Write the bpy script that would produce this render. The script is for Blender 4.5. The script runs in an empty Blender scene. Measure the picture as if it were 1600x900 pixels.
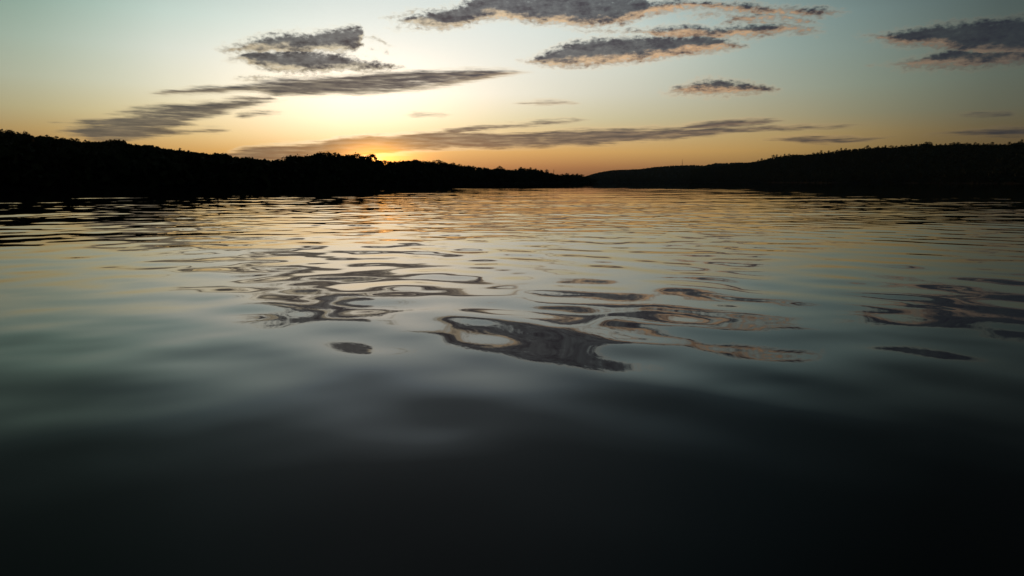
import bpy, math, random
import numpy as np

random.seed(7)
rng = np.random.default_rng(11)
scene = bpy.context.scene
R = math.radians

# ------------------------------------------------------------------ camera
CAM_H = 1.5                      # metres above the water
F = 1067.0                       # focal length in pixels of a 1600 px wide frame (24 mm)
PITCH = math.atan((450 - 284) / F)
cam_data = bpy.data.cameras.new('camera')
cam_data.lens = 24.0
cam_data.sensor_width = 36.0
cam_data.clip_start = 0.05
cam_data.clip_end = 60000
cam = bpy.data.objects.new('camera', cam_data)
scene.collection.objects.link(cam)
cam.location = (0, 0, CAM_H)
cam.rotation_euler = (math.pi / 2 - PITCH, 0, 0)
scene.camera = cam

scene.view_settings.view_transform = 'Standard'
scene.view_settings.look = 'None'
scene.view_settings.exposure = 0
scene.view_settings.gamma = 1
scene.cycles.max_bounces = 6
scene.cycles.volume_bounces = 0


def azel(x, y):
    """direction (azimuth from +Y towards +X, elevation) seen at a photo position"""
    dx, dy = (x - 800) / F, -(y - 450) / F
    wx = dx
    wy = math.cos(PITCH) + dy * math.sin(PITCH)
    wz = -math.sin(PITCH) + dy * math.cos(PITCH)
    return math.atan2(wx, wy), math.atan2(wz, math.hypot(wx, wy))


# ------------------------------------------------------------------ sky
def lin(c):
    return tuple(((v / 255) / 12.92 if v / 255 <= 0.04045 else ((v / 255 + 0.055) / 1.055) ** 2.4) for v in c)


SUN_AZ, SUN_EL = azel(589, 251)

# evening sky: rows of colour by compass direction at a few heights above the horizon
COLS = {
    25:  [(0, (135, 162, 148)), (50, (152, 172, 156)), (122, (171, 176, 152)), (150, (174, 173, 138)), (195, (176, 150, 98)), (240, (160, 112, 66)), (284, (120, 78, 50))],
    254: [(0, (188, 210, 201)), (66, (213, 220, 210)), (142, (221, 218, 192)), (180, (224, 207, 158)), (200, (220, 194, 134)), (240, (200, 150, 80)), (284, (160, 100, 60))],
    530: [(0, (219, 228, 222)), (70, (230, 234, 228)), (150, (243, 238, 225)), (200, (246, 228, 190)), (240, (238, 182, 95)), (284, (190, 110, 60))],
    804: [(0, (214, 224, 219)), (76, (224, 228, 221)), (150, (229, 226, 209)), (190, (219, 208, 167)), (220, (222, 182, 115)), (240, (214, 163, 98)), (264, (184, 125, 80)), (284, (130, 82, 60))],
    1004: [(0, (182, 200, 197)), (100, (208, 211, 198)), (156, (197, 195, 175)), (190, (192, 183, 146)), (234, (206, 165, 101)), (250, (186, 136, 82)), (264, (160, 112, 74)), (284, (110, 74, 55))],
    1234: [(0, (126, 150, 150)), (112, (146, 160, 149)), (162, (160, 157, 134)), (200, (168, 150, 108)), (225, (184, 148, 88)), (284, (110, 78, 52))],
    1370: [(6, (108, 127, 125)), (100, (124, 139, 130)), (150, (126, 133, 113)), (190, (134, 126, 98)), (212, (150, 126, 78)), (284, (90, 66, 45))],
    1490: [(6, (88, 104, 102)), (142, (109, 117, 102)), (190, (110, 104, 80)), (212, (124, 102, 64)), (284, (75, 56, 40))],
    1590: [(6, (68, 81, 80)), (142, (86, 93, 82)), (190, (84, 80, 62)), (212, (98, 80, 52)), (284, (60, 46, 34))],
}
# how each column goes on above the top of the picture (elevation in degrees, factor)
ABOVE_MID = [(17.5, .80), (20, .34), (22.5, .17), (27, .13), (33, .11), (50, .075), (90, .06)]
ABOVE_SIDE = [(17.5, .25), (20, .165), (22.5, .14), (27, .14), (33, .13), (50, .11), (90, .10)]
EL_ROWS = [0, 1.2, 2.4, 3.6, 5, 7, 9.5, 12, 14.5, 17.5, 20, 22.5, 27, 33, 50, 90]

col_az, col_tab = [], []
for x, prof in COLS.items():
    az0 = math.degrees(azel(x, 120)[0])
    pts = [(math.degrees(azel(x, y)[1]), np.array(lin(c))) for y, c in prof]
    pts.sort(key=lambda p: p[0])
    top = pts[-1][1]
    side = min(1.0, abs(az0 - math.degrees(SUN_AZ)) / 25)
    for (e, a), (_, b) in zip(ABOVE_MID, ABOVE_SIDE):
        bluer = np.array([.90, .965, 1.09])
        if e > pts[-1][0] + 1:
            pts.append((e, top * (a * (1 - side) + b * side) * bluer))
    es = [p[0] for p in pts]
    tab = np.array([[np.interp(e, es, [p[1][k] for p in pts]) for k in range(3)] for e in EL_ROWS])
    col_az.append(az0)
    col_tab.append(tab)
# beyond both edges of the view the sky goes on fading away from the sunset
dusk = np.array([[.030 + .006 * (1 - min(e, 30) / 30), .034 + .002 * (1 - min(e, 30) / 30), .040] for e in EL_ROWS])
left, right = col_tab[0], col_tab[-1]
for az, k in ((-50, .42), (-70, .16), (-100, .04)):
    col_az.insert(0, az); col_tab.insert(0, left * k + dusk * (1 - k) * .8)
for az, k in ((50, .55), (70, .25), (100, .08)):
    col_az.append(az); col_tab.append(right * k + dusk * (1 - k) * .8)
col_az = [-180.0] + col_az + [180.0]
col_tab = [dusk * .8] + col_tab + [dusk * .8]
col_tab = np.array(col_tab)
order = np.argsort(col_az)
col_az = np.array(col_az)[order]
col_tab = col_tab[order]

# even, gently smoothed bearings for the colour rows
RAMP_AZ = np.array([-180, -120, -90, -70, -56, -48, -42, -38, -34, -30, -26, -22, -18, -14, -10, -6, -2, 2, 6, 10, 14, 18, 22, 26, 30, 34, 38, 46, 60, 90, 180.])
fine_az = np.arange(-180, 180.5, .5)
ker = np.exp(-.5 * (np.arange(-12, 12.5, .5) / 2.6) ** 2)
ker /= ker.sum()
new_tab = np.zeros((len(RAMP_AZ), len(EL_ROWS), 3))
for e_i in range(len(EL_ROWS)):
    for k_i in range(3):
        v_ = np.interp(fine_az, col_az, np.log(col_tab[:, e_i, k_i]))
        v_ = np.convolve(np.pad(v_, 24, 'wrap'), ker, 'same')[24:-24]
        new_tab[:, e_i, k_i] = np.exp(np.interp(RAMP_AZ, fine_az, v_))
col_az, col_tab = RAMP_AZ, new_tab * 1.05

world = bpy.data.worlds.new('World')
scene.world = world
world.use_nodes = True
nt = world.node_tree
nt.nodes.clear()
N, L = nt.nodes, nt.links


def node(tree, kind, **kw):
    n = tree.nodes.new(kind)
    for k, v in kw.items():
        setattr(n, k, v)
    return n


def math_n(op, a, b=None, c=None, clamp=False, tree=None):
    tree = tree or nt
    n = tree.nodes.new('ShaderNodeMath')
    n.operation = op
    n.use_clamp = clamp
    for i, v in enumerate((a, b, c)):
        if v is None:
            continue
        if isinstance(v, (int, float)):
            n.inputs[i].default_value = v
        else:
            tree.links.new(v, n.inputs[i])
    return n.outputs[0]


def mix_c(fac, a, b, blend='MIX', tree=None):
    tree = tree or nt
    n = tree.nodes.new('ShaderNodeMix')
    n.data_type = 'RGBA'
    n.blend_type = blend
    for s, v in ((n.inputs[0], fac), (n.inputs[6], a), (n.inputs[7], b)):
        if isinstance(v, (int, float)):
            s.default_value = v
        elif isinstance(v, tuple):
            s.default_value = (*v, 1) if len(v) == 3 else v
        else:
            tree.links.new(v, s)
    return n.outputs[2]


def maprange(v, a, b, c=0.0, d=1.0, mode='LINEAR', tree=None):
    tree = tree or nt
    n = tree.nodes.new('ShaderNodeMapRange')
    n.interpolation_type = mode
    n.clamp = True
    tree.links.new(v, n.inputs[0])
    for i, q in zip((1, 2, 3, 4), (a, b, c, d)):
        n.inputs[i].default_value = q
    return n.outputs[0]


tc = N.new('ShaderNodeTexCoord')
sep = N.new('ShaderNodeSeparateXYZ')
L.new(tc.outputs['Generated'], sep.inputs[0])
dx, dy, dz = sep.outputs
az = math_n('ARCTAN2', dx, dy)
el = math_n('ARCSINE', dz)
el_abs = math_n('MAXIMUM', el, 0.0)
az_deg = math_n('DEGREES', az)
el_deg = math_n('DEGREES', el_abs)
# ramp coordinate, finer where the sunset is
W_AZ = lambda a: 0.5 + math.atan(a / 40.0) / (2 * math.atan(180 / 40.0))
az_f = math_n('ADD', math_n('DIVIDE', math_n('ARCTANGENT', math_n('DIVIDE', az_deg, 40.0)), 2 * math.atan(180 / 40.0)), 0.5)

row_out = None
for i, e in enumerate(EL_ROWS):
    r = N.new('ShaderNodeValToRGB')
    r.color_ramp.interpolation = 'LINEAR'
    els = r.color_ramp.elements
    els[0].position = 0.0
    els[1].position = 1.0
    for j, a in enumerate(col_az):
        c = (*[float(v) for v in col_tab[j, i]], 1)
        if j == 0:
            els[0].color = c
        elif j == len(col_az) - 1:
            els[len(els) - 1].color = c
        else:
            q = els.new(W_AZ(a))
            q.color = c
    L.new(az_f, r.inputs[0])
    if row_out is None:
        row_out = r.outputs[0]
    else:
        row_out = mix_c(maprange(el_deg, EL_ROWS[i - 1], e), row_out, r.outputs[0])
sky_col = row_out

# the twilight air itself
nish = N.new('ShaderNodeTexSky')
nish.sky_type = 'NISHITA'
nish.sun_disc = False
nish.sun_elevation = SUN_EL
nish.sun_rotation = SUN_AZ
nish.air_density = 1.0
nish.dust_density = 2.0
sky_col = mix_c(1.0, sky_col, mix_c(1.0, nish.outputs[0], (.004, .004, .004), 'MULTIPLY'), 'ADD')

# glow of the sun just behind the trees
comb = N.new('ShaderNodeCombineXYZ')
L.new(az, comb.inputs[0])
L.new(el, comb.inputs[1])
P0 = comb.outputs[0]


def blob_len(P, cx, cy, hx, hy, rot):
    m = N.new('ShaderNodeMapping')
    m.vector_type = 'TEXTURE'
    m.inputs[1].default_value = (cx, cy, 0)
    m.inputs[2].default_value = (0, 0, rot)
    m.inputs[3].default_value = (hx, hy, 1)
    L.new(P, m.inputs[0])
    v = N.new('ShaderNodeVectorMath')
    v.operation = 'LENGTH'
    L.new(m.outputs[0], v.inputs[0])
    return v.outputs['Value']


def gauss(cx, cy, hx, hy, rot=0.0):
    l = blob_len(P0, cx, cy, hx, hy, rot)
    return math_n('EXPONENT', math_n('MULTIPLY', math_n('MULTIPLY', l, l), -1.0))


g1 = gauss(SUN_AZ, SUN_EL - .002, R(3.4), R(1.2))
g2 = gauss(SUN_AZ - .02, SUN_EL + .085, R(9.5), R(4.0))
g3 = gauss(SUN_AZ - .004, SUN_EL + .001, R(2.4), R(1.15))
glow = mix_c(1.0, mix_c(g1, (0, 0, 0), (1.1, .40, .05)), mix_c(g2, (0, 0, 0), (.50, .36, .22)), 'ADD')
g0 = gauss(SUN_AZ, SUN_EL - .005, R(.5), R(.5))
glow = mix_c(1.0, glow, mix_c(g0, (0, 0, 0), (4.5, 1.8, .35)), 'ADD')


# ------------------------------------------------------------------ clouds in the sky
def noise(vec, scale, detail=4, rough=.55, dims='3D', tree=None, w=0.0, dist=0.0):
    tree = tree or nt
    n = tree.nodes.new('ShaderNodeTexNoise')
    n.noise_dimensions = dims
    n.inputs['Scale'].default_value = scale
    n.inputs['Detail'].default_value = detail
    n.inputs['Roughness'].default_value = rough
    n.inputs['Distortion'].default_value = dist
    if dims in ('4D',):
        n.inputs['W'].default_value = w
    tree.links.new(vec, n.inputs['Vector'])
    return n


def vmath(op, a, b=None, s=None, tree=None):
    tree = tree or nt
    n = tree.nodes.new('ShaderNodeVectorMath')
    n.operation = op
    for i, v in enumerate((a, b)):
        if v is None:
            continue
        if isinstance(v, tuple):
            n.inputs[i].default_value = v
        else:
            tree.links.new(v, n.inputs[i])
    if s is not None:
        n.inputs['Scale'].default_value = s
    return n.outputs[0]


# every cloud is an outline in the sky: (x, top, bottom) read at photo positions, left to right
STREAKS = [
    [(138, 178, 177), (190, 173, 180), (240, 167, 190), (290, 162, 192), (330, 158, 184), (380, 157, 171), (448, 157, 159)],
    [(78, 193, 192), (130, 189, 195), (190, 181, 203), (230, 177, 204), (270, 181, 202), (312, 195, 198)],
    [(78, 205, 204), (110, 200, 209), (150, 194, 217), (210, 191, 217), (260, 200, 213), (300, 201, 209), (350, 202, 206), (366, 204, 203)],
    [(358, 181, 180), (380, 177, 184), (420, 175, 180), (458, 176, 175)],
    [(228, 149, 148), (260, 143, 150), (320, 134, 146), (400, 126, 145), (430, 125, 152), (480, 122, 153), (540, 117, 148), (600, 113, 148), (660, 110, 142), (700, 109, 136), (750, 108, 127), (800, 109, 119), (835, 113, 112)],
    [(325, 158, 157), (370, 151, 159), (420, 150, 160), (442, 158, 157)],
    [(622, 180, 179), (650, 176, 182), (690, 177, 181), (708, 179, 178)],
    [(782, 163, 162), (840, 158, 165), (890, 158, 163), (914, 161, 160)],
    [(335, 243, 242), (380, 231, 250), (430, 226, 252), (500, 221, 252), (540, 213, 248), (600, 210, 240), (650, 206, 236), (700, 205, 231), (750, 207, 232), (800, 207, 232), (850, 205, 230), (900, 202, 227), (1000, 200, 222), (1060, 198, 217), (1100, 198, 212), (1150, 200, 208), (1220, 197, 204), (1300, 196, 201), (1374, 194, 193)],
    [(672, 207, 206), (710, 201, 211), (750, 196, 205), (780, 194, 201), (850, 190, 196), (900, 187, 191), (934, 187, 186)],
    [(1045, 200, 199), (1090, 193, 204), (1120, 189, 202), (1160, 187, 198), (1200, 186, 194), (1230, 187, 186)],
    [(1200, 219, 218), (1240, 215, 223), (1280, 212, 225), (1320, 215, 223), (1360, 217, 222), (1404, 214, 213)],
    [(1435, 211, 210), (1500, 204, 213), (1550, 201, 213), (1620, 199, 212), (1680, 198, 210), (1740, 203, 202)],
    [(1476, 180, 179), (1530, 176, 182), (1580, 176, 181), (1594, 180, 179)],
]
BANKS = [
    [(330, 77, 76), (360, 71, 82), (400, 61, 86), (440, 51, 85), (480, 49, 85), (520, 44, 84), (550, 40, 80), (564, 43, 70), (574, 56, 55)],
    [(350, 96, 95), (370, 88, 94), (385, 80, 103), (420, 78, 113), (460, 78, 116), (500, 79, 115), (540, 84, 113), (580, 93, 111), (612, 100, 107), (630, 104, 103)],
    [(365, 122, 121), (400, 117, 125), (434, 121, 120)],
    [(620, 34, 33), (650, 20, 40), (690, 12, 48), (720, 6, 42), (760, -14, 32), (800, -26, 33), (850, -34, 40), (900, -36, 43), (950, -32, 41), (990, -20, 36), (1020, 0, 23), (1060, 0, 16), (1110, 2, 14), (1154, 6, 5)],
    [(1125, 10, 9), (1180, 6, 21), (1240, 10, 25), (1290, 14, 23), (1324, 18, 17)],
    [(808, 95, 94), (840, 87, 102), (870, 75, 107), (900, 64, 105), (940, 57, 103), (990, 57, 99), (1040, 55, 93), (1080, 53, 87), (1120, 55, 81), (1155, 67, 75), (1168, 73, 72)],
    [(985, 52, 51), (1030, 42, 59), (1080, 39, 59), (1130, 41, 61), (1180, 37, 57), (1230, 35, 51), (1280, 42, 49), (1300, 46, 45)],
    [(1145, 34, 33), (1190, 30, 37), (1240, 31, 37), (1274, 35, 34)],
    [(1034, 146, 145), (1060, 133, 147), (1090, 125, 148), (1120, 123, 148), (1150, 127, 147), (1180, 131, 145), (1210, 136, 140), (1226, 139, 138)],
    [(1336, 57, 56), (1380, 51, 64), (1420, 44, 72), (1460, 37, 77), (1500, 34, 86), (1560, 29, 90), (1620, 21, 92), (1700, 14, 84), (1760, 20, 60), (1800, 40, 38)],
    [(1356, 102, 101), (1400, 97, 107), (1430, 92, 107), (1460, 83, 107), (1500, 76, 107), (1560, 74, 103), (1620, 74, 99), (1700, 74, 95), (1780, 80, 79)],
    [(1120, 40, 39), (1150, 22, 34), (1200, 18, 32), (1250, 24, 36), (1290, 38, 37)],
    [(1060, 12, 11), (1100, 5, 18), (1150, 4, 20), (1200, 12, 24), (1240, 20, 19)],
    [(562, 62, 60), (585, 56, 60), (600, 66, 70), (616, 72, 70)],
    [(575, 80, 78), (600, 78, 82), (620, 86, 84)],
    [(596, 28, 27), (615, 24, 28), (640, 16, 21), (660, 12, 11)],
    [(598, 46, 45), (620, 42, 46), (650, 42, 47), (700, 50, 48)],
    [(1060, 26, 25), (1100, 22, 27), (1140, 20, 25), (1180, 26, 25)],
    [(880, 46, 45), (940, 47, 51), (1000, 48, 51), (1030, 46, 45)],
]


def mapping(P, scale, rot):
    m = N.new('ShaderNodeMapping')
    m.inputs[2].default_value = (0, 0, R(rot))
    m.inputs[3].default_value = scale
    L.new(P, m.inputs[0])
    return m.outputs[0]


def outlines(P, items):
    """depth inside the nearest cloud and height above its underside, both in units of 1/F"""
    sp = N.new('ShaderNodeSeparateXYZ')
    L.new(P, sp.inputs[0])
    depth = under = None
    for pts in items:
        xs = [(azel(x, (a + b_) / 2)[0], azel(x, a)[1] * F, azel(x, b_)[1] * F) for x, a, b_ in pts]
        a0, a1 = xs[0][0], xs[-1][0]
        r = N.new('ShaderNodeValToRGB')
        r.color_ramp.interpolation = 'B_SPLINE' if len(xs) > 5 else 'EASE'
        r.color_ramp.interpolation = 'LINEAR'
        e = r.color_ramp.elements
        e[0].position, e[0].color = 0, ((xs[0][1] - 2) / 300, (xs[0][2] + 2) / 300, 0, 1)
        e[1].position, e[1].color = 1, ((xs[-1][1] - 2) / 300, (xs[-1][2] + 2) / 300, 0, 1)
        for q in xs[1:-1]:
            k = e.new((q[0] - a0) / (a1 - a0))
            k.color = (q[1] / 300, q[2] / 300, 0, 1)
        mr = N.new('ShaderNodeMapRange')
        mr.inputs[1].default_value = a0
        mr.inputs[2].default_value = a1
        L.new(sp.outputs[0], mr.inputs[0])
        L.new(mr.outputs[0], r.inputs[0])
        sc = N.new('ShaderNodeSeparateColor')
        L.new(r.outputs[0], sc.inputs[0])
        e300 = math_n('MULTIPLY', sp.outputs[1], F)
        up = math_n('MULTIPLY_ADD', sc.outputs[0], 300.0, math_n('MULTIPLY', e300, -1.0))
        dn = math_n('MULTIPLY_ADD', sc.outputs[1], -300.0, e300)
        out_ = math_n('MAXIMUM', math_n('SUBTRACT', math_n('ABSOLUTE', math_n('SUBTRACT', sp.outputs[0], (a0 + a1) / 2)), (a1 - a0) / 2), 0.0)
        d = math_n('MULTIPLY_ADD', out_, -F * .6, math_n('MINIMUM', up, dn))
        if depth is None:
            depth, under = d, dn
        else:
            w = math_n('GREATER_THAN', d, depth)
            mx = N.new('ShaderNodeMix')
            L.new(w, mx.inputs[0]); L.new(under, mx.inputs[2]); L.new(dn, mx.inputs[3])
            under = mx.outputs[0]
            depth = math_n('MAXIMUM', depth, d)
    return depth, under


def centred(v, k):
    return math_n('MULTIPLY', math_n('SUBTRACT', v, .5), k)


# streaky bands: noise drawn out along the bands
nS = noise(mapping(P0, (9, 62, 1), -6), 1.0, 5, .6)
nS2 = noise(mapping(P0, (26, 300, 1), -5), 1.0, 4, .6)
PS = vmath('ADD', P0, vmath('MULTIPLY', vmath('SUBTRACT', nS.outputs['Color'], (.5, .5, .5)), (.05, .010, 0)))
depS, undS = outlines(PS, STREAKS)
depSc = math_n('MINIMUM', math_n('DIVIDE', depS, 5.0), 1.15)
scoreS = math_n('ADD', depSc, math_n('ADD', centred(nS2.outputs[0], 2.5), centred(nS.outputs[0], 1.9)))
densS = maprange(scoreS, -.5, 1.1, mode='SMOOTHSTEP')
# mottled banks: puffs in the rim, closed deck inside
n1 = noise(mapping(P0, (24, 50, 1), -6), 1.0, 5, .6)
n2 = noise(mapping(P0, (120, 220, 1), -8), 1.0, 4, .6)
n3 = noise(mapping(P0, (24, 70, 1), -7), 1.0, 4, .55)
PB = vmath('ADD', P0, vmath('MULTIPLY', vmath('SUBTRACT', n1.outputs['Color'], (.5, .5, .5)), (.040, .011, 0)))
depB, undB = outlines(PB, BANKS)
depBc = math_n('MINIMUM', math_n('DIVIDE', depB, 5.5), 1.7)
scoreB = math_n('ADD', depBc, math_n('ADD', centred(n2.outputs[0], 3.6), centred(n3.outputs[0], 2.4)))
densB = maprange(scoreB, -.45, 1.25, mode='SMOOTHSTEP')
undBn = math_n('ADD', undB, math_n('ADD', centred(n3.outputs[0], 44.0), centred(n2.outputs[0], 16.0)))
litB = math_n('MULTIPLY', maprange(undBn, 1.0, 15.0, 1.0, 0.0, 'SMOOTHSTEP'), densB)

# how bright the sunset still is in this direction drives the cloud colours
body = [(-180, (.02, .02, .026)), (-60, (.03, .03, .036)), (-36, (.060, .066, .070)), (-22, (.050, .045, .048)), (-11, (.066, .050, .052)),
        (0, (.064, .053, .063)), (14, (.048, .042, .054)), (26, (.032, .031, .041)), (36, (.023, .026, .036)), (180, (.015, .015, .02))]
edge = [(-180, (.03, .03, .03)), (-60, (.15, .11, .09)), (-36, (.46, .34, .20)), (-22, (.78, .62, .38)), (-11, (1.0, .86, .60)),
        (0, (1.0, .72, .42)), (14, (.86, .52, .27)), (26, (.46, .30, .18)), (36, (.16, .12, .09)), (180, (.02, .02, .02))]


def az_ramp(stops):
    r = N.new('ShaderNodeValToRGB')
    r.color_ramp.interpolation = 'LINEAR'
    e = r.color_ramp.elements
    e[0].position, e[0].color = 0.0, (*stops[0][1], 1)
    e[1].position, e[1].color = 1.0, (*stops[-1][1], 1)
    for a, c in stops[1:-1]:
        q = e.new(W_AZ(a))
        q.color = (*c, 1)
    L.new(az_f, r.inputs[0])
    return r.outputs[0]


bodyc, edgec = az_ramp(body), az_ramp(edge)
# low bands glow orange brown close to the sun
gl = gauss(SUN_AZ + .01, SUN_EL, R(9.5), R(2.6))
gl2 = gauss(SUN_AZ, SUN_EL + .004, R(3.2), R(1.4))
bodyS = mix_c(math_n('MULTIPLY', gl, .75), bodyc, (.48, .22, .09))
bodyS = mix_c(math_n('MULTIPLY', gl2, .8), bodyS, (1.0, .55, .13))
bodyS = mix_c(maprange(el_deg, 1.5, 6.0, .18, 0.0), bodyS, sky_col)
# thin veil at the rim is brighter than the sky
thinS = math_n('MULTIPLY', maprange(scoreS, -.9, -.1, mode='SMOOTHSTEP'), math_n('SUBTRACT', 1.0, densS))
thinS = math_n('MULTIPLY', thinS, maprange(undS, -1.0, 8.0, .3, 1.0))
edgeS = mix_c(gl, edgec, (1.5, 1.25, .85))
sky1 = mix_c(math_n('MULTIPLY', thinS, math_n('MULTIPLY_ADD', gl, .7, .22)), mix_c(1.0, sky_col, glow, 'ADD'), edgeS)
undSn = math_n('ADD', undS, math_n('ADD', centred(nS.outputs[0], 12.0), centred(nS2.outputs[0], 10.0)))
litS = math_n('MULTIPLY', maprange(undSn, 0.0, 9.0, .6, 0.0), maprange(el_deg, 4.0, 7.0))
bodyS = mix_c(maprange(nS2.outputs[0], .40, .62, .16, 0.0), mix_c(litS, bodyS, edgec), edgec)
sky1 = mix_c(math_n('MULTIPLY', densS, .96), sky1, bodyS)
thinB = math_n('MULTIPLY', maprange(scoreB, -1.2, .1, mode='SMOOTHSTEP'), math_n('SUBTRACT', 1.0, densB))
sky1 = mix_c(math_n('MULTIPLY', thinB, .18), sky1, edgec)
bodyB = mix_c(maprange(n3.outputs[0], .45, .62, .10, 0.0), bodyc, sky_col)
bodyB = mix_c(maprange(n2.outputs[0], .35, .65, .09, 0.0), bodyB, sky_col)
bodyB = mix_c(math_n('MULTIPLY', litB, .74), bodyB, edgec)
sky1 = mix_c(math_n('MULTIPLY', densB, .98), sky1, bodyB)
sky1 = mix_c(1.0, sky1, mix_c(g3, (0, 0, 0), (1.2, .36, .02)), 'ADD')
# below the horizon: dim reflection of the same evening air
sky1 = mix_c(maprange(el_deg, 0, .01), (.02, .02, .02), sky1)

bg = N.new('ShaderNodeBackground')
bg.inputs[1].default_value = 1.0
L.new(sky1, bg.inputs[0])
wo = N.new('ShaderNodeOutputWorld')
L.new(bg.outputs[0], wo.inputs[0])
world.cycles.sampling_method = 'MANUAL'
world.cycles.sample_map_resolution = 512

# ------------------------------------------------------------------ sun
sun_data = bpy.data.lights.new('sun', 'SUN')
sun_data.energy = .5
sun_data.angle = R(.5)
sun_data.color = (1.0, .45, .13)
sun = bpy.data.objects.new('sun', sun_data)
scene.collection.objects.link(sun)
sun.rotation_euler = (math.pi / 2 - SUN_EL, 0, math.pi - SUN_AZ)
sun.location = (0, 0, 200)


# ------------------------------------------------------------------ materials
def new_mat(name):
    m = bpy.data.materials.new(name)
    m.use_nodes = True
    m.node_tree.nodes.clear()
    return m, m.node_tree


def foliage_mat(name, base, var, scale=.35):
    m, t = new_mat(name)
    out = t.nodes.new('ShaderNodeOutputMaterial')
    p = t.nodes.new('ShaderNodeBsdfPrincipled')
    tcn = t.nodes.new('ShaderNodeTexCoord')
    n = noise(tcn.outputs['Object'], scale, 3, .6, tree=t)
    f = maprange(n.outputs[0], .35, .65, tree=t)
    c = mix_c(f, base, var, tree=t)
    t.links.new(c, p.inputs['Base Color'])
    p.inputs['Roughness'].default_value = .9
    p.inputs['Specular IOR Level'].default_value = .1
    t.links.new(p.outputs[0], out.inputs[0])
    return m


M_LEAF = foliage_mat('leaves', (.020, .030, .012), (.040, .052, .020), 1.2)
M_BARK = foliage_mat('bark', (.05, .04, .03), (.08, .065, .05), 3)
M_EARTH = foliage_mat('earth', (.014, .018, .009), (.022, .024, .013), .05)
M_METAL = foliage_mat('galvanised_metal', (.12, .12, .12), (.16, .16, .16), 1)

# ---- water
M_WATER, t = new_mat('river_water')
out = t.nodes.new('ShaderNodeOutputMaterial')
p = t.nodes.new('ShaderNodeBsdfPrincipled')
p.inputs['Base Color'].default_value = (.0035, .0055, .0055, 1)
p.inputs['Roughness'].default_value = .008
p.inputs['IOR'].default_value = 1.333
geo = t.nodes.new('ShaderNodeNewGeometry')
pos = geo.outputs['Position']


def wmap(scale, rot, loc=(0, 0, 0)):
    m = t.nodes.new('ShaderNodeMapping')
    m.vector_type = 'POINT'
    m.inputs[1].default_value = loc
    m.inputs[2].default_value = (0, 0, R(rot))
    m.inputs[3].default_value = scale
    t.links.new(pos, m.inputs[0])
    return m.outputs[0]


fine = noise(wmap((1.6, 3.0, 1), 8), 1.0, 3, .5, tree=t)
sepw = t.nodes.new('ShaderNodeSeparateXYZ')
t.links.new(pos, sepw.inputs[0])
patch = noise(wmap((.05, .11, 1), 4), 1.0, 3, .5, tree=t)
dist = math_n('ADD', sepw.outputs[1], math_n('MULTIPLY', math_n('SUBTRACT', patch.outputs[0], .5), 14.0, tree=t), tree=t)
amp = maprange(dist, 10, 30, .0, 1.0, 'SMOOTHSTEP', tree=t)
hgt = math_n('MULTIPLY', math_n('MULTIPLY', math_n('SUBTRACT', fine.outputs[0], .5, tree=t), .0011, tree=t), amp, tree=t)
far = noise(wmap((.45, .8, 1), 5), 1.0, 3, .5, tree=t)
ampf = maprange(sepw.outputs[1], 45, 130, .0, 1.0, 'SMOOTHSTEP', tree=t)
hgt = math_n('ADD', hgt, math_n('MULTIPLY', math_n('MULTIPLY', math_n('SUBTRACT', far.outputs[0], .5, tree=t), .0022, tree=t), ampf, tree=t), tree=t)
b = t.nodes.new('ShaderNodeBump')
b.inputs['Strength'].default_value = 1.0
b.inputs['Distance'].default_value = 1.0
t.links.new(hgt, b.inputs['Height'])
t.links.new(b.outputs[0], p.inputs['Normal'])
t.links.new(p.outputs[0], out.inputs[0])


# ------------------------------------------------------------------ objects: helpers
def link(o, parent=None):
    scene.collection.objects.link(o)
    if parent is not None:
        o.parent = parent
    return o


def mesh_from(name, verts, faces, mat, smooth=False):
    me = bpy.data.meshes.new(name)
    verts = np.asarray(verts, np.float32)
    faces = np.asarray(faces, np.int32)
    k = faces.shape[1]
    me.vertices.add(len(verts))
    me.vertices.foreach_set('co', verts.ravel())
    me.loops.add(faces.size)
    me.loops.foreach_set('vertex_index', faces.ravel())
    me.polygons.add(len(faces))
    me.polygons.foreach_set('loop_start', np.arange(0, faces.size, k, dtype=np.int32))
    me.polygons.foreach_set('loop_total', np.full(len(faces), k, np.int32))
    if smooth:
        me.polygons.foreach_set('use_smooth', np.ones(len(faces), bool))
    me.update(calc_edges=True)
    me.validate()
    me.materials.append(mat)
    return me


def grid_faces(nr, nc, close=False):
    i, j = np.meshgrid(np.arange(nr - 1), np.arange(nc - (0 if close else 1)), indexing='ij')
    a = i * nc + j
    b_ = i * nc + (j + 1) % nc
    return np.stack([a, b_, b_ + nc, a + nc], -1).reshape(-1, 4)


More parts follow.
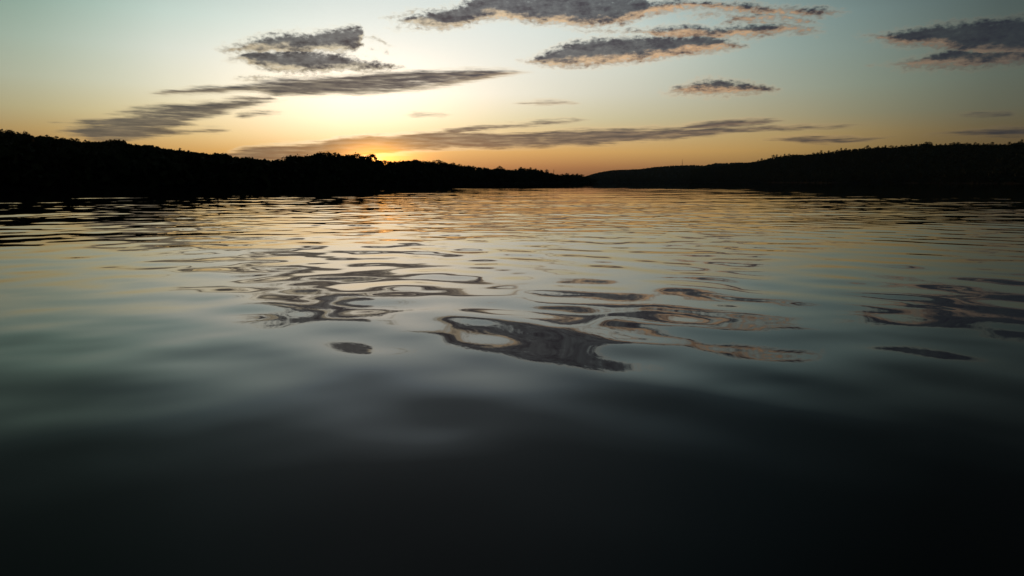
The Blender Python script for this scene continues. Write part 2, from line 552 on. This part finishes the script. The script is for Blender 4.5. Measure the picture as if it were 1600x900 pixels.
# ------------------------------------------------------------------ water surface with real waves
def wave_height(x, y, cell):
    """sum of many small wave trains; each dies out where the sheet is too coarse to carry it"""
    g = np.random.default_rng(5)
    z = np.zeros_like(x)
    r = np.hypot(x, y)
    # gusts: ripples are livelier outside the slick round the camera
    def field(sx, sy, n, seed):
        h = np.random.default_rng(seed)
        f = np.zeros_like(x)
        for _ in range(n):
            a = h.uniform(0, 2 * np.pi)
            k = h.uniform(.5, 1.6)
            f += np.cos((x * math.cos(a) / sx + y * math.sin(a) / sy) * k * 2 * np.pi + h.uniform(0, 6.28))
        return f / math.sqrt(n / 2)
    gust = field(22, 34, 10, 3)
    edge = y + .12 * x + 2.2 * gust
    lively = np.clip((edge - 9.0) / 14.0, 0, 1)
    lively = lively * lively * (3 - 2 * lively)
    still = np.clip((y + .8 * gust - 2.5) / 3.5, 0, 1) * .55 + .45
    for lam0, lam1, n, slope, spread, wind, cal in WAVES:
        for _ in range(n):
            lam = lam0 * (lam1 / lam0) ** g.uniform()
            th = wind + g.normal() * spread
            k = 2 * np.pi / lam
            a = slope / k / math.sqrt(n / 2)
            ph = g.uniform(0, 6.28)
            fade = np.clip((lam / cell - 3.0) / 4.0, 0, 1)
            # short wandering crests: phase bent by a slow drift
            bend = .9 * np.sin(x * g.uniform(.04, .16) / max(lam, .8) * 2 + y * g.uniform(.03, .1) + g.uniform(0, 6.28))
            z += (still if lam < 5.5 else 1.0) * a * (cal + (1 - cal) * lively) * fade * np.sin(k * (x * math.cos(th) + y * math.sin(th)) + ph + bend)
    return z


WAVES = [
    # shortest, longest wavelength, trains, rms slope, spread, direction, share left in the slick
    (6.0, 14.0, 7, .0055, .25, R(115), 1.0),
    (2.2, 5.0, 12, .0075, .45, R(103), .29),
    (.9, 2.0, 22, .0150, .7, R(88), .86),
    (.35, .8, 26, .009, .8, R(88), .26),
]


def build_water():
    # polar sheet round the camera; rows and columns are finest in front
    rows = np.concatenate([np.geomspace(.4, 1.6, 14)[:-1], np.geomspace(1.6, 160, 760)[:-1], np.geomspace(160, 40000, 60)])
    front = np.radians(np.linspace(-46, 46, 760))
    back = np.radians(np.linspace(46, 314, 90))[1:-1]
    th = np.concatenate([front, back])
    rr, tt = np.meshgrid(rows, th, indexing='ij')
    x, y = rr * np.sin(tt), rr * np.cos(tt)
    dr = np.gradient(rows)[:, None] * np.ones_like(tt)
    dth = np.gradient(np.unwrap(th))[None, :] * rr
    cell = np.maximum(dr * .6, np.abs(dth))
    z = wave_height(x, y, cell)
    v = np.stack([x, y, z], -1).reshape(-1, 3)
    f = grid_faces(len(rows), len(th), True)[:, ::-1]
    q = len(v)
    v = np.vstack([v, [[0, 0, z[0].mean()]]])
    me = mesh_from('river_water', v, f, M_WATER, True)
    o = link(bpy.data.objects.new('river_water', me))
    o['kind'] = 'structure'
    o['label'] = 'calm dark river water rippling towards the sunset'
    return o


build_water()

# ------------------------------------------------------------------ skylines read as bearings and heights
LEFT_SKY = [(-500, 168), (-250, 176), (-100, 190), (0, 201), (15, 202), (25, 208), (35, 206), (45, 209), (55, 212), (65, 210), (75, 210), (82, 215), (100, 214), (110, 217), (125, 218), (135, 220),
            (150, 219), (178, 217), (190, 217), (200, 221), (210, 224), (220, 227), (228, 224), (240, 226), (250, 229), (270, 231), (290, 234), (305, 236),
            (320, 238), (332, 240), (338, 237), (352, 239), (362, 243), (375, 246), (387, 243), (400, 247), (425, 249), (438, 249), (447, 244), (455, 241), (465, 241),
            (475, 243), (482, 241), (490, 238), (500, 235), (510, 237), (516, 240), (524, 236), (533, 240), (545, 240), (552, 239), (560, 241), (570, 242), (578, 241),
            (584, 244), (588, 250), (591, 254), (597, 251), (603, 248), (610, 250), (625, 250), (632, 248), (642, 247), (655, 248), (662, 251), (672, 251), (683, 248),
            (690, 251), (710, 253), (722, 258), (733, 256), (742, 259), (755, 259), (767, 262), (780, 260), (790, 263), (805, 263), (815, 260), (825, 261), (832, 262),
            (845, 263), (855, 265), (862, 269), (875, 272), (885, 270), (895, 271), (905, 270), (912, 273), (920, 276), (932, 280)]
RIGHT_SKY = [(1080, 262), (1130, 256), (1172, 252), (1180, 250), (1195, 248), (1205, 244), (1220, 242), (1235, 239), (1260, 239.5), (1272, 238), (1282, 236.5), (1300, 235.5),
             (1318, 232), (1331, 231), (1340, 230.5), (1350, 229), (1365, 229), (1370, 226.5), (1378, 229), (1382, 225), (1388, 228), (1400, 228), (1410, 226),
             (1425, 225), (1432, 223.5), (1440, 225), (1444, 220), (1452, 222), (1465, 224.5), (1485, 223), (1500, 222), (1530, 223), (1560, 223.5), (1580, 223),
             (1590, 219.5), (1600, 220), (1700, 214), (1900, 206), (2100, 204)]
FAR_SKY = [(860, 283), (890, 279), (915, 274), (930, 269), (945, 266), (960, 264), (985, 263), (1000, 262.5), (1025, 259), (1050, 257), (1085, 256), (1100, 257), (1118, 253),
           (1130, 253), (1150, 252), (1172, 252), (1200, 249), (1300, 246), (1420, 248)]
# waterline distance (m) and crest distance (m) along each bank, by photo x
LEFT_SHORE = ([-500, 0, 350, 450, 650, 800, 860, 915, 935], [150, 170, 205, 240, 400, 640, 820, 980, 1020])
LEFT_CREST = ([-500, 0, 250, 380, 440, 480, 590, 700, 850, 935], [470, 560, 560, 470, 330, 310, 380, 540, 900, 1150])
RIGHT_SHORE = ([1080, 1200, 1300, 1600, 2100], [1550, 1250, 1000, 700, 560])
RIGHT_CREST = ([1080, 1200, 1300, 1600, 2100], [2050, 1800, 1500, 1200, 1050])
FAR_SHORE = ([860, 1000, 1420], [2600, 2300, 2300])
FAR_CREST = ([860, 1000, 1420], [3400, 3200, 3200])


class Bank:
    def __init__(self, sky, shore, crest, tree_h, smooth):
        xs = np.array([p[0] for p in sky], float)
        self.x = xs
        self.az = np.array([azel(*p)[0] for p in sky])
        self.el = np.array([azel(*p)[1] for p in sky])
        self.a0, self.a1 = self.az[0], self.az[-1]
        fx = lambda q, tab: np.interp(q, tab[0], tab[1])
        self.grid = np.linspace(self.a0, self.a1, 700)
        gx = 800 + F * np.tan(self.grid) * 1.02
        self.shore = fx(gx, shore)
        self.crest = fx(gx, crest)
        el = np.interp(self.grid, self.az, self.el)
        th = np.interp(gx, *tree_h) if isinstance(tree_h, tuple) else tree_h
        top = CAM_H + np.tan(el) * self.crest
        k = np.hanning(smooth); k /= k.sum()
        pad = np.pad(top - th, smooth // 2, 'edge')
        self.ground = np.maximum(np.convolve(pad, k, 'same')[smooth // 2: smooth // 2 + len(top)], .4)

    def at(self, a):
        return (np.interp(a, self.grid, self.shore), np.interp(a, self.grid, self.crest), np.interp(a, self.grid, self.ground))

    def height(self, a, t_):
        """ground height at bearing a and t: 0 waterline, 1 crest"""
        g = self.at(a)[2]
        t_ = np.asarray(t_, float)
        s = np.clip(t_, 0, 1)
        z = g * s ** .92 + .5 * np.clip(s / .03, 0, 1)
        return np.where(t_ < 0, t_ * 6, np.where(t_ > 1, g * (1 - (t_ - 1) * .35), z))

    def point(self, a, t_):
        s, c, g = self.at(a)
        r = s + (c - s) * t_
        return r * np.sin(a), r * np.cos(a), self.height(a, t_)


left_bank = Bank(LEFT_SKY, LEFT_SHORE, LEFT_CREST, ([0, 380, 440, 590, 900], [7, 7, 8.5, 8, 8]), 31)
right_bank = Bank(RIGHT_SKY, RIGHT_SHORE, RIGHT_CREST, 9.0, 41)
far_bank = Bank(FAR_SKY, FAR_SHORE, FAR_CREST, 11.0, 15)


def build_hill(name, bank, label):
    ts = np.concatenate([[-.06], np.linspace(0, 1, 30), [1.15, 1.5, 2.2]])
    az_ = np.linspace(bank.a0, bank.a1, 420)
    A, T = np.meshgrid(az_, ts)
    X, Y, Z = bank.point(A, T)
    Z = Z + np.where(T > .05, np.sin(X * .11 + np.cos(Y * .07) * 2) * .35, 0)
    Z = np.where(T > 1.6, Z * .8, Z)
    v = np.stack([X, Y, Z], -1).reshape(-1, 3)
    me = mesh_from(name, v, grid_faces(len(ts), len(az_)), M_EARTH, True)
    o = link(bpy.data.objects.new(name, me))
    o['kind'] = 'structure'
    o['label'] = label
    return o


build_hill('left_hill', left_bank, 'long dark hillside sloping down along the left bank')
build_hill('right_hill', right_bank, 'dark wooded hillside rising along the right bank')
build_hill('far_hill', far_bank, 'distant bluish hill closing the river at its far end')


# river bed far below, one sheet to the horizon
def disc(name, radius, z, mat):
    n = 96
    a = np.linspace(0, 2 * np.pi, n, endpoint=False)
    v = [(0, 0, z)] + [(radius * math.cos(q), radius * math.sin(q), z) for q in a]
    f = [(0, 1 + i, 1 + (i + 1) % n) for i in range(n)]
    o = link(bpy.data.objects.new(name, mesh_from(name, v, f, mat)))
    o['kind'] = 'structure'
    return o


disc('river_bed', 40000, -25.0, M_EARTH)


# ------------------------------------------------------------------ trees
def unit_dirs(g, n):
    v = g.normal(size=(n, 3))
    return v / np.linalg.norm(v, axis=1)[:, None]


def leaf_cloud(g, clumps, per, leaf):
    """many small leaf sized quads spread through clumps (cx, cy, cz, r, squash)"""
    V, Fc = [], []
    for cx, cy, cz, r, sq in clumps:
        d = unit_dirs(g, per)
        rad = r * (g.uniform(0, 1, per) ** .45)
        c = d * rad[:, None] * np.array([1, 1, sq]) + np.array([cx, cy, cz])
        u = unit_dirs(g, per)
        w = np.cross(u, unit_dirs(g, per))
        w /= np.linalg.norm(w, axis=1)[:, None] + 1e-6
        s = leaf * g.uniform(.6, 1.4, per)[:, None]
        q = np.stack([c - u * s - w * s * .6, c + u * s - w * s * .6, c + u * s + w * s * .6, c - u * s + w * s * .6], 1)
        V.append(q.reshape(-1, 3))
    V = np.concatenate(V)
    return V, np.arange(len(V)).reshape(-1, 4)


def tube(p0, p1, r0, r1, n=6):
    p0, p1 = np.array(p0, float), np.array(p1, float)
    d = p1 - p0
    d /= np.linalg.norm(d)
    u = np.cross(d, [0, 0, 1] if abs(d[2]) < .9 else [1, 0, 0])
    u /= np.linalg.norm(u)
    w = np.cross(d, u)
    a = np.linspace(0, 2 * np.pi, n, endpoint=False)
    ring = np.cos(a)[:, None] * u + np.sin(a)[:, None] * w
    v = np.vstack([p0 + ring * r0, p1 + ring * r1])
    f = [(i, (i + 1) % n, n + (i + 1) % n, n + i) for i in range(n)]
    return v, f


def join(parts):
    V, Fc, k = [], [], 0
    for v, f in parts:
        V.append(v)
        Fc += [[q + k for q in ff] for ff in f]
        k += len(v)
    return np.vstack(V), Fc


def tree_kind(seed, shape):
    """a tree 1 unit tall: (trunk mesh, crown mesh)"""
    g = np.random.default_rng(seed)
    parts = []
    lean = g.normal(0, .03, 2)
    mid = (lean[0], lean[1], .42)
    top = (lean[0] * 2, lean[1] * 2, .8)
    parts.append(tube((0, 0, -.04), mid, .030, .021))
    parts.append(tube(mid, top, .021, .007))
    clumps = []
    if shape == 'round':
        n, w, z0, z1 = 11, .34, .36, .90
    elif shape == 'broad':
        n, w, z0, z1 = 13, .46, .42, .86
    elif shape == 'tall':
        n, w, z0, z1 = 10, .20, .28, .92
    elif shape == 'spindly':
        n, w, z0, z1 = 7, .17, .45, .93
    else:
        n, w, z0, z1 = 11, .36, .34, .88
    for i in range(n):
        t_ = (i + .5) / n
        z = z0 + (z1 - z0) * t_
        env = math.sin(math.pi * (.18 + .75 * t_)) if shape != 'conifer' else 1.05 - t_
        a = i * 2.4 + g.uniform(-.5, .5)
        rr = w * env * g.uniform(.35, .8)
        c = (rr * math.cos(a) + lean[0], rr * math.sin(a) + lean[1], z)
        clumps.append((*c, w * env * g.uniform(.32, .5) + .03, g.uniform(.6, .85)))
        if i % 2 == 0:
            parts.append(tube((lean[0] * z / .4, lean[1] * z / .4, max(.25, z - .16)), c, .010, .003, 4))
    # leaders that reach the stated height
    clumps.append((lean[0] * 2, lean[1] * 2, .86, .11 if shape in ('tall', 'spindly') else .17, .7))
    V, Fc = leaf_cloud(g, clumps, 34, .024)
    tv, tf = join(parts)
    return mesh_from('trunk', tv, tf, M_BARK, True), mesh_from('crown', V, Fc, M_LEAF)


KINDS = {}
for s_, (sh, n_) in enumerate((('round', 4), ('broad', 3), ('tall', 2), ('spindly', 2), ('conifer', 1), ('overhang', 1))):
    KINDS[sh] = [tree_kind(100 + s_ * 10 + q, sh) for q in range(n_)]


def build_tree(x, y, z, h, wide, rot, kind, label, group, name='tree'):
    root = bpy.data.objects.new(name, None)
    root.empty_display_size = .5
    link(root)
    root.location = (x, y, z)
    root.rotation_euler = (0, 0, rot)
    root.scale = (h * wide, h * wide, h)
    root['label'] = label
    root['category'] = 'tree'
    if group:
        root['group'] = group
    tr, cr = random.choice(KINDS[kind])
    link(bpy.data.objects.new('trunk', tr), root)
    link(bpy.data.objects.new('crown', cr), root)
    return root


SPECIAL = {   # photo x -> (kind, height factor, width, label)
    15: ('broad', 1.0, 'broad round crown highest on the left hill at the edge of the picture'),
    65: ('spindly', 1.1, 'thin ragged tree poking above the upper left hill crest'),
    228: ('round', 1.0, 'small round tree bump halfway down the left hill crest'),
    338: ('round', 1.0, 'rounded tree standing proud near the foot of the left hill crest'),
    390: ('spindly', 1.0, 'slim upright tree with a pointed top left of the big shore crowns'),
    500: ('broad', 1.2, 'largest domed tree in front of the sunset glow'),
    524: ('round', 1.0, 'round topped tree just right of the largest dome by the sunset'),
    603: ('broad', 1.0, 'low rounded tree right of the bright gap in the treeline'),
    683: ('broad', 1.0, 'gently domed tree midway along the low left shore'),
    815: ('round', 1.0, 'rounded tree near the right end of the low left shore'),
    1370: ('round', .8, 'small knob shaped tree left of its twin on the right hill crest'),
    1382: ('round', .8, 'small knob shaped tree right of its twin on the right hill crest'),
    1444: ('round', 1.0, 'round tree standing tallest above the right hill crest'),
    1590: ('broad', 1.0, 'broad dark crown on the right hill crest at the edge of the picture'),
}


def crest_trees(bank, x0, x1, step, base_h, place):
    """one row of countable trees along the skyline; their tops draw it"""
    x = x0
    while x < x1:
        near = [s for s in SPECIAL if abs(s - x) < step * .6 and s not in used]
        sp = near[0] if near else None
        xx = sp if sp is not None else x
        used.add(sp)
        a = azel(xx, 250)[0]
        el_ = float(np.interp(a, bank.az, bank.el))
        t_ = random.uniform(.93, 1.0)
        px, py, pz = [float(q) for q in bank.point(a, t_)]
        r = math.hypot(px, py)
        top = CAM_H + math.tan(el_) * r
        jitter = 0 if sp is not None else random.choice((-2.5, -1, -.5, 0, .5, 1, 2.5)) * r / F * random.uniform(.5, 1.2)
        h = max(top - pz + jitter, base_h * .55)
        h = min(h, base_h * 1.9)
        label, group, kinds, wide = place(xx)
        kind = random.choice(kinds)
        if sp is not None:
            kind, wfac, label = SPECIAL[sp]
            group = None
            wide *= wfac
        z = top + jitter - h
        build_tree(px, py, min(z, pz) if h < base_h * 1.85 else z, h if z >= pz - 3 else h, wide * random.uniform(.85, 1.2),
                   random.uniform(0, 6.28), kind, label, group)
        x += step * random.uniform(.75, 1.25)


used = set()


LEFT_LABELS = [
    (115, 'small dark tree in the ragged row on the highest part of the left hill', 'trees on the highest part of the left hill'),
    (215, 'small dark tree on the level left hill crest under the low grey streaks', 'trees on the level crest under the low streaks'),
    (330, 'small dark tree on the evenly falling slope of the left hill crest', 'trees on the falling crest of the left hill'),
    (430, 'small dark tree at the foot of the left hill crest before the big clump', 'trees at the foot of the left hill crest'),
    (480, 'full dark tree in the left shoulder of the tall clump on the bank', 'trees in the left shoulder of the tall clump'),
    (545, 'full dark tree under the highest domes of the clump before the sunset', 'trees under the domes of the tall clump'),
    (592, 'full dark tree in the flat topped end of the clump by the bright gap', 'trees in the flat end of the tall clump'),
    (700, 'low dark tree on the left shore just right of the bright gap', 'trees just right of the bright gap'),
    (800, 'low dark tree halfway along the narrowing left shore', 'trees halfway along the narrowing shore'),
    (9999, 'tiny low tree on the far tip of the left shore near the river bend', 'trees on the far tip of the left shore'),
]
RIGHT_LABELS = [
    (1300, 'small black tree on the rising left end of the right hill crest', 'trees on the rising end of the right hill'),
    (1430, 'small black tree in the knobbly middle of the right hill crest', 'trees in the middle of the right hill crest'),
    (1540, 'small black tree on the level right hill top past the tall round tree', 'trees on the level top of the right hill'),
    (9999, 'small black tree on the right hill crest nearest the right picture edge', 'trees at the right edge of the right hill'),
]


def left_place(x):
    _, lab, grp = next(q for q in LEFT_LABELS if x < q[0])
    if x < 430:
        return lab, grp, ['round', 'round', 'tall', 'spindly', 'broad'], 1.0
    return lab, grp, ['round', 'broad', 'broad'], 1.15


def right_place(x):
    _, lab, grp = next(q for q in RIGHT_LABELS if x < q[0])
    return lab, grp, ['round', 'broad', 'round', 'tall'], 1.0


crest_trees(left_bank, -60, 578, 6.5, 8.5, left_place)
crest_trees(left_bank, 592, 925, 7.5, 8.0, left_place)
crest_trees(right_bank, 1185, 1640, 6.5, 9.5, right_place)


# the leaning tree beside the bright gap: its crown overhangs the light
def overhanging_tree():
    a = azel(583, 250)[0]
    px, py, pz = [float(q) for q in left_bank.point(a, .98)]
    r = math.hypot(px, py)
    u = r / F
    top = CAM_H + (284 - 241.5) * u
    base = CAM_H + (284 - 262) * u
    root = bpy.data.objects.new('tree', None)
    link(root)
    root.location = (px, py, base)
    root['label'] = 'dark tree leaning over the bright gap where the sun sets'
    root['category'] = 'tree'
    g = np.random.default_rng(77)
    H = top - base
    tv, tf = join([tube((-6 * u, 0, -2), (-4.5 * u, 0, H * .5), .30, .2), tube((-4.5 * u, 0, H * .5), (2 * u, 0, H * .85), .2, .08),
                   tube((4.5 * u, .4, -1), (4.8 * u, .3, H * .55), .10, .05)])
    link(bpy.data.objects.new('trunk', mesh_from('trunk', tv, tf, M_BARK, True)), root)
    cl = [(-7 * u, 0, H * .70, 5 * u, .8), (-3 * u, .5, H * .80, 4.5 * u, .8), (1 * u, -.3, H * .80, 4.2 * u, .75), (3.6 * u, .2, H * .62, 2.8 * u, .9),
          (4.8 * u, .1, H * .42, 1.8 * u, 1.3), (-8 * u, .1, H * .4, 4.5 * u, 1), (-6 * u, .1, H * .1, 3.4 * u, 1), (5.0 * u, .1, H * .14, 1.8 * u, 1.0)]
    V, Fc = leaf_cloud(g, cl, 150, .22)
    link(bpy.data.objects.new('crown', mesh_from('crown', V, Fc, M_LEAF)), root)


overhanging_tree()


# woods covering the slopes: reads as one dark mass
def build_wood(name, bank, n, hmin, hmax, per, leaf, label, tmax=1.0):
    g = np.random.default_rng(len(name))
    a = g.uniform(bank.a0, bank.a1, n)
    t_ = g.uniform(0.0, tmax, n) ** .9
    t_[: n // 4] = g.uniform(0.0, .06, n // 4)
    X, Y, Z = bank.point(a, t_)
    h = g.uniform(hmin, hmax, n)
    # keep the wood under the skyline that the crest trees draw
    el_ = np.interp(a, bank.az, bank.el)
    r = np.hypot(X, Y)
    ceiling = CAM_H + np.tan(el_ - .0018) * r
    h = np.minimum(h, ceiling - Z)
    ok = h > 1.2
    clumps = []
    for x, y, z, hh in zip(X[ok], Y[ok], Z[ok], h[ok]):
        for q in range(3):
            ang = g.uniform(0, 6.28)
            clumps.append((x + .2 * hh * math.cos(ang), y + .2 * hh * math.sin(ang), z + hh * (.30 + .22 * q), hh * (.36 - .06 * q), .75))
    V, Fc = leaf_cloud(g, clumps, per, leaf)
    o = link(bpy.data.objects.new(name, mesh_from(name, V, Fc, M_LEAF)))
    o['kind'] = 'stuff'
    o['label'] = label
    return o


build_wood('wood', left_bank, 3600, 5, 8.5, 12, .9, 'dense dark wood covering the left hillside down to the water')
build_wood('wood', right_bank, 6500, 7, 11, 11, 1.2, 'dense black wood covering the right hillside down to the water')
build_wood('wood', far_bank, 4500, 8, 14, 7, 2.4, 'hazy blue black wood on the far hill at the river bend', 1.05)


# ------------------------------------------------------------------ mast and pole on the skyline
def mast():
    a, e0 = azel(1066, 257.5)
    e1 = azel(1066, 248)[1]
    px, py, pz = [float(q) for q in far_bank.point(a, 1.0)]
    r = math.hypot(px, py)
    top = CAM_H + math.tan(e1) * r
    root = link(bpy.data.objects.new('radio_mast', None))
    root.location = (px, py, pz)
    root['label'] = 'thin radio mast standing on the crest of the far hill'
    root['category'] = 'mast'
    H = top - pz
    legs = []
    for k in range(3):
        q = k * 2.094
        me = mesh_from('leg', *tube((1.5 * math.cos(q), 1.5 * math.sin(q), 0), (.35 * math.cos(q), .35 * math.sin(q), H * .9), .32, .2, 6), M_METAL)
        link(bpy.data.objects.new('leg', me), root)
    br = []
    for i in range(12):
        z0, z1 = H * .9 * i / 12, H * .9 * (i + 1) / 12
        for k in range(3):
            q0, q1 = k * 2.094, (k + 1) * 2.094
            r0, r1 = 1.5 - 1.15 * i / 12, 1.5 - 1.15 * (i + 1) / 12
            br.append(tube((r0 * math.cos(q0), r0 * math.sin(q0), z0), (r1 * math.cos(q1), r1 * math.sin(q1), z1), .1, .1, 4))
    link(bpy.data.objects.new('bracing', mesh_from('bracing', *join(br), M_METAL)), root)
    link(bpy.data.objects.new('antenna', mesh_from('antenna', *tube((0, 0, H * .88), (0, 0, H), .22, .1, 6), M_METAL)), root)


def pole():
    a, e1 = azel(865, 265)
    px, py, pz = [float(q) for q in left_bank.point(a, .9)]
    r = math.hypot(px, py)
    top = CAM_H + math.tan(e1) * r
    root = link(bpy.data.objects.new('bare_tree', None))
    root.location = (px, py, pz)
    root['label'] = 'bare thin trunk poking up beside the last low trees of the left shore'
    root['category'] = 'tree'
    H = top - pz
    link(bpy.data.objects.new('trunk', mesh_from('trunk', *tube((0, 0, -.3), (.2, 0, H), .4, .22, 7), M_BARK)), root)
    link(bpy.data.objects.new('branch', mesh_from('branch', *tube((.1, 0, H * .6), (1.2, 0, H * .92), .14, .06, 5), M_BARK)), root)


mast()
pole()

# ------------------------------------------------------------------ thin evening haze over the river
def haze():
    x0, x1, y0, y1, z0, z1 = -3600, 5200, -300, 8200, -26.5, 160
    v = [(x0, y0, z0), (x1, y0, z0), (x1, y1, z0), (x0, y1, z0), (x0, y0, z1), (x1, y0, z1), (x1, y1, z1), (x0, y1, z1)]
    f = [(0, 3, 2, 1), (4, 5, 6, 7), (0, 1, 5, 4), (1, 2, 6, 5), (2, 3, 7, 6), (3, 0, 4, 7)]
    m, t = new_mat('haze')
    out = t.nodes.new('ShaderNodeOutputMaterial')
    pv = t.nodes.new('ShaderNodeVolumePrincipled')
    pv.inputs['Color'].default_value = (.5, .78, 1, 1)
    pv.inputs['Density'].default_value = 3.2e-5
    t.links.new(pv.outputs[0], out.inputs['Volume'])
    o = link(bpy.data.objects.new('haze', mesh_from('haze', v, f, m)))
    o['kind'] = 'stuff'
USE_HAZE = True
if USE_HAZE:
    haze()
